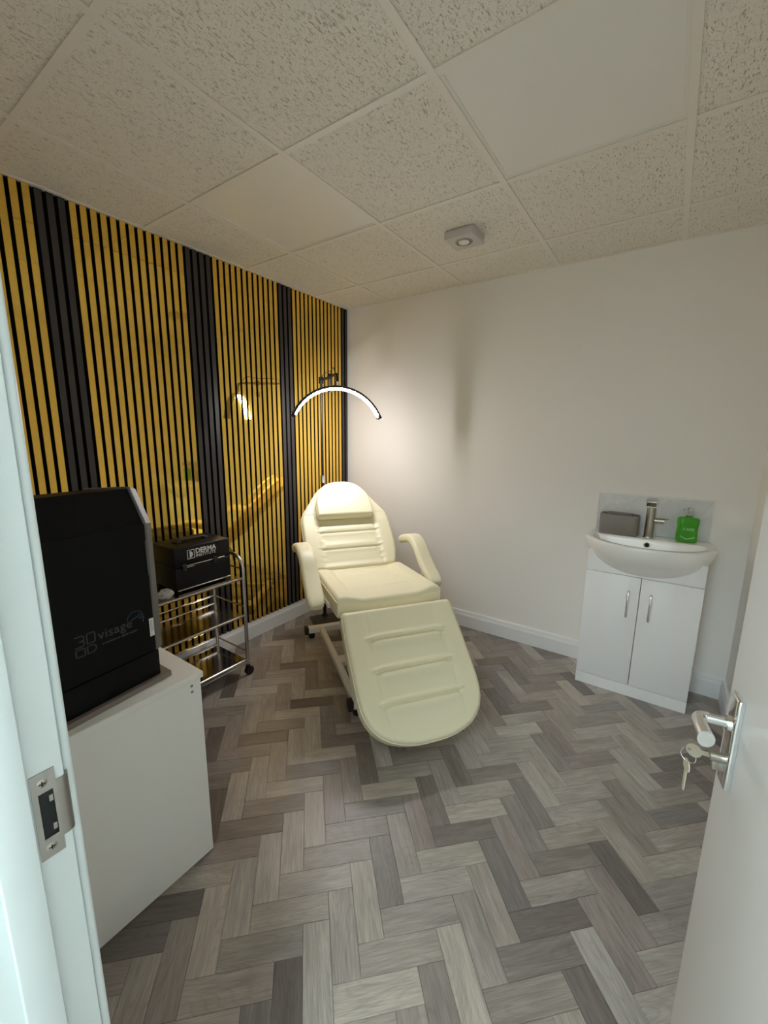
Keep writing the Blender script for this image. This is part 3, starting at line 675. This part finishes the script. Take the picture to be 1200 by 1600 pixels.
bas = thing('basin', 'white ceramic washbasin with a bowed front on the vanity unit', 'basin', (VC, 0, 0))
def basin_mesh():
    N = 72; RZ = 0.868
    # outline, counter-clockwise from back left along the front to back right; closed by the back edge
    out = []; ha, hb = 0.2975, 0.278
    front = []
    for i in range(N+1):
        u = -1+2*i/N
        x = ha*math.sin(u*PI/2); q = x/ha
        y = -0.205-0.185*(1-abs(q)**2.3)**0.75
        front.append((x, y))
    out = [(-hb, -0.012), (-ha+0.004, -0.11)]+front+[(ha-0.004, -0.11), (hb, -0.012)]
    n = len(out)
    def apron(x): q = min(1, abs(x)/ha); return 0.045+0.135*(1-q**2)**0.6
    rings = []
    # outer shell, bottom to rim
    def ring(f): return [f(x, y) for x, y in out]
    def shell(k):   # k 0 bottom .. 1 rim
        def f(x, y):
            d = apron(x) if y < -0.15 else 0.06
            yb = max(y, -0.30-0.0*x); s = math.sin(k*PI/2)
            yy = (yb*0.80 if y < -0.2 else y)+(y-(yb*0.80 if y < -0.2 else y))*s**0.8
            xx = x*(0.93+0.07*s**0.7)
            return (xx, yy, RZ-0.012-d*(1-k))
        return f
    for k in (0, 0.12, 0.25, 0.4, 0.55, 0.7, 0.85, 1.0): rings.append(ring(shell(k)))
    rings.append(ring(lambda x, y: (x*0.998, y*0.998, RZ-0.004)))
    rings.append(ring(lambda x, y: (x*0.988, y*0.985-0.0005, RZ)))
    # inner bowl outline
    bi = 0.248
    def inner(x, y, s=1.0, z=RZ):
        # map outline point to bowl opening
        if y > -0.15: X = max(-bi, min(bi, x*0.86)); Y = -0.128
        else: X = x*0.865; Y = -0.128+(y+0.128)*0.865 if y < -0.128 else -0.128
        cx, cy = 0.0, -0.235
        return (cx+(X-cx)*s, cy+(Y-cy)*s, z)
    rings.append(ring(lambda x, y: inner(x, y, 1.015, RZ)))
    for s, dz in ((0.985, 0.004), (0.955, 0.014), (0.91, 0.036), (0.85, 0.062), (0.74, 0.084), (0.58, 0.098), (0.36, 0.105), (0.10, 0.108)):
        rings.append(ring(lambda x, y, s=s, dz=dz: inner(x, y, s, RZ-dz)))
    vs = [p for r in rings for p in r]; fs = []
    for a in range(len(rings)-1):
        for i in range(n): j = (i+1) % n; fs.append((a*n+i, a*n+j, (a+1)*n+j, (a+1)*n+i))
    fs.append(tuple(range(n))); fs.append(tuple((len(rings)-1)*n+i for i in range(n)))
    return MB().add(vs, fs)
basin_mesh().build('bowl', 'ceramic', bas, ang=50)
MB().tube([(0.013*math.cos(2*PI*i/28)+0.0, -0.140-0.002+0.004*math.sin(2*PI*i/28), 0.838+0.012*math.sin(2*PI*i/28)) for i in range(28)], 0.0032, 8, closed=True).build('overflow_ring', 'chrome', bas)
MB().cyl((0, -0.1405, 0.838), (0, -0.1435, 0.839), 0.0105, n=20).build('overflow_hole', 'hole', bas)
MB().lathe([(0.021, 0.0), (0.021, 0.002), (0.017, 0.004), (0.001, 0.006)], (0, -0.235, 0.7602)).build('waste', 'chrome', bas)

sb = thing('splashback', 'pale marbled splashback tile with white edge trim behind the tap', 'tile', (VC, -0.001, 0.868))
MB().box(-0.270, -0.009, 0.001, 0.270, 0.0, 0.219).build('tile_face', 'marble', sb, smooth=False)
m = MB(); m.box(-0.277, -0.011, 0.001, -0.270, 0, 0.226, 0.001, seg=1); m.box(0.270, -0.011, 0.001, 0.277, 0, 0.226, 0.001, seg=1); m.box(-0.270, -0.011, 0.219, 0.270, 0, 0.226, 0.001, seg=1); m.build('edge_trim', 'trimwhite', sb, smooth=False)

tap = thing('tap', 'tall brushed nickel basin tap with a side lever', 'tap', (2.231, -0.072, 0.8685))
MB().cyl((0, 0, 0), (0, 0, 0.006), 0.026, 0.024, 28).cyl((0, 0, 0.006), (0, 0, 0.190), 0.0215, n=28).build('body', 'brushed', tap)
m = MB(); sw = 0.0275
m.box(-sw, -0.125, 0.184, sw, 0.022, 0.190, 0.001, seg=1); m.box(-sw, -0.125, 0.190, -sw+0.006, 0.022, 0.212, 0.001, seg=1); m.box(sw-0.006, -0.125, 0.190, sw, 0.022, 0.212, 0.001, seg=1); m.box(-sw+0.006, 0.010, 0.190, sw-0.006, 0.022, 0.212, 0.001, seg=1); m.box(-sw+0.006, -0.085, 0.206, sw-0.006, 0.010, 0.212)
m.build('spout', 'brushed', tap, smooth=False)
m = MB(); m.cyl((0.018, 0, 0.098), (0.060, 0, 0.098), 0.0155, n=22); m.cyl((0.060, 0, 0.098), (0.066, 0, 0.098), 0.0165, n=22); m.build('lever_hub', 'brushed', tap)
MB().cyl((0.058, 0, 0.106), (0.082, -0.008, 0.112), 0.004, n=10).build('lever_pin', 'brushed', tap)

bx = thing('storage_box', 'greige plastic storage box on the left corner of the basin', 'box', (2.083, -0.068, 0.8685), math.radians(-2))
m = MB()
def rbox_ring(a, b, r, z): return [(x, y, z) for x, y in rrect(a, b, r, 6)]
rings = [rbox_ring(0.094, 0.044, 0.020, 0.0), rbox_ring(0.097, 0.047, 0.022, 0.004), rbox_ring(0.098, 0.048, 0.022, 0.112), rbox_ring(0.096, 0.046, 0.021, 0.115), rbox_ring(0.091, 0.041, 0.018, 0.112), rbox_ring(0.090, 0.040, 0.018, 0.100)]
n = len(rings[0]); m.add([p for r in rings for p in r], [(a*n+i, a*n+(i+1) % n, (a+1)*n+(i+1) % n, (a+1)*n+i) for a in range(5) for i in range(n)]+[tuple(range(n)), tuple(5*n+i for i in range(n))]); m.build('body', 'greybox', bx, ang=40)
MB().box(-0.062, 0.016, 0.098, 0.062, 0.038, 0.120, 0.004).build('lid_insert', 'greybox', bx)
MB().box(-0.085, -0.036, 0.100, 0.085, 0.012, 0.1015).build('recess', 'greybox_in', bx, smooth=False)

so = thing('soap_bottle', 'green liquid soap pump bottle on the right corner of the basin', 'bottle', (2.401, -0.068, 0.8685), math.radians(10))
m = MB(); rings = []
for z, a, b in ((0.0, 0.040, 0.022), (0.004, 0.046, 0.027), (0.012, 0.0485, 0.029), (0.035, 0.0480, 0.029), (0.062, 0.0465, 0.028), (0.085, 0.0465, 0.028), (0.105, 0.0485, 0.028), (0.122, 0.049, 0.028), (0.129, 0.046, 0.026), (0.133, 0.036, 0.021), (0.135, 0.018, 0.016), (0.142, 0.014, 0.014)):
    r_ = min(a, b)*0.8; rings.append([(x, y, z) for x, y in rrect(a, b, r_, 7)])
n = len(rings[0]); R_ = len(rings); m.add([p for r in rings for p in r], [(a*n+i, a*n+(i+1) % n, (a+1)*n+(i+1) % n, (a+1)*n+i) for a in range(R_-1) for i in range(n)]+[tuple(range(n)), tuple((R_-1)*n+i for i in range(n))]); m.build('bottle', 'soap', so, ang=50)
MB().cyl((0, 0, 0.142), (0, 0, 0.158), 0.0165, n=22).build('pump_collar', 'clear', so)
m = MB(); m.cyl((0, 0, 0.158), (0, 0, 0.172), 0.006, n=12); m.box(-0.010, -0.010, 0.172, 0.010, 0.010, 0.186, 0.004); m.tube(smoothpath([(0, 0, 0.180), (-0.018, -0.008, 0.181), (-0.030, -0.014, 0.174)], 4), 0.005, 8); m.build('pump_head', 'clear', so)
text_mesh('label_print', 'CARE', 0.020, 'soapprint', so, (1, 0, 0), (0, 0, 1), (0.0, -0.0285, 0.066), align='CENTER')
m = MB(); m.sweep([(-0.034, -0.0295, 0.036), (-0.006, -0.0298, 0.020), (0.032, -0.0295, 0.032)], [(0.0018, 0.0005), (-0.0018, 0.0005), (-0.0018, -0.0005), (0.0018, -0.0005)], (0, 0, 1)); m.build('label_chevron', 'soapprint', so, smooth=False)

# ================================================================== TROLLEY
tr = thing('trolley', 'three tier stainless steel trolley on castors by the slatted wall', 'trolley', (0, 0, 0))
XA, XB, YA, YB = 0.060, 0.358, -1.96, -1.36; PR = 0.0105
for y in (YB, YA):
    r_ = 0.085; zt = 0.735; path = [(XB, y, 0.058), (XB, y, zt-r_)]
    for k in range(1, 9): t = k/8*PI/2; path.append((XB-r_+r_*math.cos(t), y, zt-r_+r_*math.sin(t)))
    for k in range(0, 9): t = PI/2+k/8*PI/2; path.append((XA+r_+r_*math.cos(t), y, zt-r_+r_*math.sin(t)))
    path.append((XA, y, 0.058))
    ef = MB().tube(path, PR, 12, up=(0, 1, 0)).build('end_frame', 'steel', tr)
    for z in (0.655, 0.427, 0.150): MB().tube([(XA, y, z), (XB, y, z)], 0.0045, 8).build('end_rail', 'steel', ef)
for z in (0.603, 0.378, 0.100):
    sh = MB().box(XA, YA+0.006, z-0.004, XB-0.004, YB-0.006, z, 0.001, seg=1).build('shelf', 'steelshelf', tr, smooth=False)
    MB().tube([(XB, YA, z-0.001), (XB, YB, z-0.001)], 0.0075, 10).build('front_rail', 'steel', sh)
    MB().tube([(XA, YA, z-0.001), (XA, YB, z-0.001)], 0.0075, 10).build('back_rail', 'steel', sh)
    m = MB(); m.tube([(XA, YA, z+0.05), (XA, YB, z+0.05)], 0.0055, 8); m.build('guard_rail', 'steel', sh)
    if z < 0.2: MB().tube([(XB, YA, z-0.020), (XB, YB, z-0.020)], 0.005, 8).build('lower_rail', 'steel', sh)
for x in (XA, XB):
    for y in (YA, YB):
        cst = MB().cyl((x, y, 0.056), (x, y, 0.070), 0.012, n=16).box(x-0.010, y-0.014, 0.034, x+0.010, y+0.014, 0.056, 0.003).build('castor', 'blackplastic', tr)
        MB().cyl((x-0.010, y+0.006, 0.026), (x+0.012, y+0.006, 0.026), 0.026, n=24).build('wheel', 'blackplastic', cst)

case = thing('vanity_case', 'black cosmetics case with white printed lettering on the trolley top', 'case', (0.295, -1.395, 0.603), 0)
CD, CL, CH = 0.225, 0.315, 0.235
MB().box(-CD, -CL, 0.012, 0, 0, 0.130, 0.006, seg=3).build('case_base', 'casebody', case)
MB().box(-CD, -CL, 0.132, 0, 0, CH, 0.008, seg=3).build('case_lid', 'casebody', case)
for x in (-CD+0.03, -0.03):
    for y in (-CL+0.03, -0.03): MB().lathe([(0.010, 0), (0.012, 0.012)], (x, y, 0.0005)).build('foot', 'blackplastic', case)
m = MB(); m.box(0.0, -CL+0.004, 0.010, 0.003, -0.004, 0.016, 0.001, seg=1); m.box(0.0, -CL+0.060, 0.1335, 0.0025, -0.10, 0.137, 0.0008, seg=1); m.box(0.0, -CL+0.060, 0.125, 0.0025, -CL+0.10, 0.1285, 0.0008, seg=1); m.box(0, -0.075, 0.1335, 0.0025, -0.035, 0.137, 0.0008, seg=1)
m.build('edge_strip', 'brushed', case, smooth=False)
for ly in (-0.105, -CL+0.035): MB().box(0.0, ly, 0.112, 0.006, ly+0.022, 0.148, 0.002).build('latch', 'blackplastic', case)
hd = smoothpath([(-CD/2, -CL+0.075, CH), (-CD/2, -CL+0.085, CH+0.010), (-CD/2, -CL/2, CH+0.013), (-CD/2, -0.085, CH+0.010), (-CD/2, -0.075, CH)], 6)
MB().sweep(hd, rrect(0.016, 0.006, 0.004, 3), (1, 0, 0)).box(-CD/2-0.02, -CL+0.062, CH-0.001, -CD/2+0.02, -CL+0.092, CH+0.008, 0.002).box(-CD/2-0.02, -0.092, CH-0.001, -CD/2+0.02, -0.062, CH+0.008, 0.002).build('handle', 'blackplastic', case, ang=50)
TX, TY = (0, 1, 0), (0, 0, 1); lx = 0.0006
text_mesh('lettering', 'DERMA', 0.036, 'logowhite', case, TX, TY, (lx, -0.203, 0.191), bold=0.0009)
text_mesh('lettering', 'INSTITUTE', 0.0245, 'logowhite', case, TX, TY, (lx, -0.203, 0.170), bold=0.0001)
m = MB(); b0, b1, c0, c1, wd = -0.248, -0.208, 0.168, 0.216, 0.0028
for q in ((b0, c0, b1, c0+wd), (b0, c1-wd, b1, c1), (b0, c0+wd, b0+wd, c1-wd), (b1-wd, c0+wd, b1, c1-wd)): m.box(0, q[0], q[1], lx+0.0003, q[2], q[3])
dpoly = [(b0+0.013, c0+0.006), (b0+0.013, c1-0.008)]+[(b0+0.016+0.014*math.sin(t*PI/10), (c0+c1)/2-0.001+0.017*math.cos(t*PI/10)) for t in range(11)]
m.prism(dpoly, lambda a, b: Vector((0, a, b)), lambda a, b: Vector((lx+0.0003, a, b))); m.build('emblem', 'logowhite', case, smooth=False)

pw = MB(); random.seed(3)
rings = []
for i, (r_, z) in enumerate(((0.020, 0.0), (0.034, 0.006), (0.036, 0.018), (0.030, 0.030), (0.018, 0.040), (0.004, 0.044))):
    rings.append([(r_*1.0*math.cos(2*PI*k/18)*(1+random.uniform(-.22, .22)), r_*1.15*math.sin(2*PI*k/18)*(1+random.uniform(-.22, .22)), max(0, z+random.uniform(-.004, .004)) if i else 0.0) for k in range(18)])
pw.add([p for r in rings for p in r], [(a*18+i, a*18+(i+1) % 18, (a+1)*18+(i+1) % 18, (a+1)*18+i) for a in range(5) for i in range(18)]+[tuple(range(18)), tuple(90+i for i in range(18))])
po = pw.build('plastic_wrap', 'clear', smooth=True, ang=25); po.location = (0.292, -1.772, 0.6035); tag(po, 'crumpled clear plastic wrap beside the black case on the trolley', 'wrapper')

# ================================================================== DESK AND SKIN ANALYSER
dk = thing('desk', 'low white board desk beside the doorway under the black machine', 'desk', (0, 0, 0))
DX0, DX1, DY0, DY1, DZ = 0.56, 1.142, -2.598, -2.094, 0.672
MB().box(DX0, DY0, DZ-0.020, DX1, DY1, DZ, 0.003, seg=3).build('desk_top', 'desk', dk)
sp_ = MB().box(DX1-0.025, DY0, 0.003, DX1-0.006, DY1-0.008, DZ-0.0205, 0.001, seg=1).build('side_panel', 'desk', dk, smooth=False)
MB().box(DX0+0.006, DY0, 0.003, DX0+0.025, DY1-0.008, DZ-0.0205, 0.001, seg=1).build('side_panel', 'desk', dk, smooth=False)
MB().box(DX0+0.0255, DY1-0.030, 0.06, DX1-0.0255, DY1-0.012, DZ-0.0205, 0.001, seg=1).build('back_panel', 'desk', dk, smooth=False)
for zz in (0.637, 0.617): MB().cyl((DX1-0.0065, DY1-0.038, zz), (DX1-0.0053, DY1-0.038, zz), 0.0046, n=16).build('screw_cover', 'greybox', sp_)

mc = thing('skin_analyser', 'large black skin analysis machine with a sloped hood on the desk', 'machine', (1.080, -2.185, DZ), math.radians(6.5))
MWD = 0.385
MB().prism([(0.007, 0.020), (0.007, -MWD-0.02), (-0.30, -MWD-0.01), (-0.30, 0.0), (-0.10, 0.030)], lambda a, b: Vector((a, b, 0.0005)), lambda a, b: Vector((a, b, 0.016))).build('base_plate', 'machinebase', mc, smooth=False)
MB().box(-0.29, -MWD+0.004, 0.016, -0.006, -0.004, 0.098, 0.004).build('lower_body', 'machine', mc)
bodyp = [(-0.006, 0.102), (-0.006, 0.486), (-0.066, 0.582), (-0.29, 0.562), (-0.29, 0.102)]
MB().prism(bodyp, lambda a, b: Vector((a, -MWD+0.012, b)), lambda a, b: Vector((a, -0.012, b))).build('body', 'machine', mc, smooth=False)
# grey edge shells, chamfered, on both sides
for s0, sm_, s1 in ((-0.016, -0.010, 0.011), (-MWD+0.016, -MWD+0.010, -MWD-0.011)):
    big = [(-0.001, 0.102), (-0.001, 0.487), (-0.063, 0.588), (-0.295, 0.567), (-0.295, 0.102)]; sm = [(-0.012, 0.102), (-0.012, 0.484), (-0.070, 0.578), (-0.285, 0.556), (-0.285, 0.102)]
    MB().prism(big, lambda a, b: Vector((a, s0, b)), lambda a, b: Vector((a, sm_, b))).add([(a, sm_, b) for a, b in big]+[(a, s1, b) for a, b in sm], [(i, (i+1) % 5, 5+(i+1) % 5, 5+i) for i in range(5)]+[tuple(range(5, 10))]).build('edge_shell', 'machineedge', mc, smooth=False)
# front panel with a finger notch at its right edge, and the hood above
pan = [(-MWD+0.016, 0.104), (-0.016, 0.104), (-0.016, 0.335), (-0.030, 0.345), (-0.036, 0.362), (-0.036, 0.412), (-0.030, 0.428), (-0.016, 0.440), (-0.016, 0.486), (-MWD+0.016, 0.486)]
fp = MB().prism(pan, lambda a, b: Vector((-0.006, a, b)), lambda a, b: Vector((0.0, a, b))).build('front_panel', 'machine', mc, smooth=False)
# printed logo on the panel
FX = 0.0003
def stroke(m, pts, w, closed=False):
    pts = [Vector((FX, *p)) for p in pts]; m.sweep(pts, [(w, 0.0002), (-w, 0.0002), (-w, -0.0002), (w, -0.0002)], lambda i: ((pts[(i+1) % len(pts)] if (closed or i < len(pts)-1) else pts[i])-(pts[i-1] if (closed or i) else pts[i])).cross(Vector((1, 0, 0))), closed=closed)
m = MB(); w = 0.0014
stroke(m, [(-0.221, 0.230), (-0.203, 0.230), (-0.200, 0.226), (-0.200, 0.218), (-0.214, 0.216), (-0.200, 0.214), (-0.200, 0.206), (-0.203, 0.202), (-0.221, 0.202)], w)
stroke(m, [(-0.193, 0.203), (-0.193, 0.228), (-0.190, 0.230), (-0.176, 0.230), (-0.174, 0.228), (-0.174, 0.205), (-0.176, 0.203)], w, True)
stroke(m, [(-0.221, 0.178), (-0.221, 0.194), (-0.219, 0.196), (-0.202, 0.196), (-0.200, 0.194), (-0.200, 0.178), (-0.202, 0.176), (-0.219, 0.176)], w, True)
stroke(m, [(-0.194, 0.176), (-0.194, 0.196), (-0.180, 0.196), (-0.174, 0.190), (-0.174, 0.182), (-0.180, 0.176)], w, True)
m.build('logo_mark', 'logogrey', fp, smooth=False)
text_mesh('lettering', 'visage', 0.036, 'logogrey', fp, (0, 1, 0), (0, 0, 1), (FX, -0.167, 0.202), space=1.05)
text_mesh('lettering', 'a revolution in digital analysis', 0.0078, 'logogrey', fp, (0, 1, 0), (0, 0, 1), (FX, -0.158, 0.185), bold=0.0002)
m = MB(); stroke(m, [(-0.090+0.045*(1-math.cos(t*PI/14))/2*1.0, 0.222+0.022*math.sin(t*PI/14)) for t in range(0, 15)], 0.0007)
stroke(m, [(-0.047, 0.222), (-0.043, 0.214), (-0.047, 0.210), (-0.046, 0.205)], 0.0012); stroke(m, [(-0.080, 0.220), (-0.062, 0.226), (-0.052, 0.232)], 0.0010); stroke(m, [(-0.058, 0.222), (-0.052, 0.216), (-0.050, 0.226)], 0.0012)
m.build('face_emblem', 'logoblue', fp, smooth=False)
st = MB().box(0.0, -0.0295, 0.150, 0.0005, -0.0165, 0.205).build('sticker', 'label', fp, smooth=False)
m = MB()
for k, (yy, z0, z1) in enumerate(((-0.0262, 0.163, 0.199), (-0.0226, 0.166, 0.200), (-0.0245, 0.153, 0.158))): m.box(0.0004, yy, z0, 0.0008, yy+0.0012, z1)
m.build('sticker_print', 'labelink', st, smooth=False)
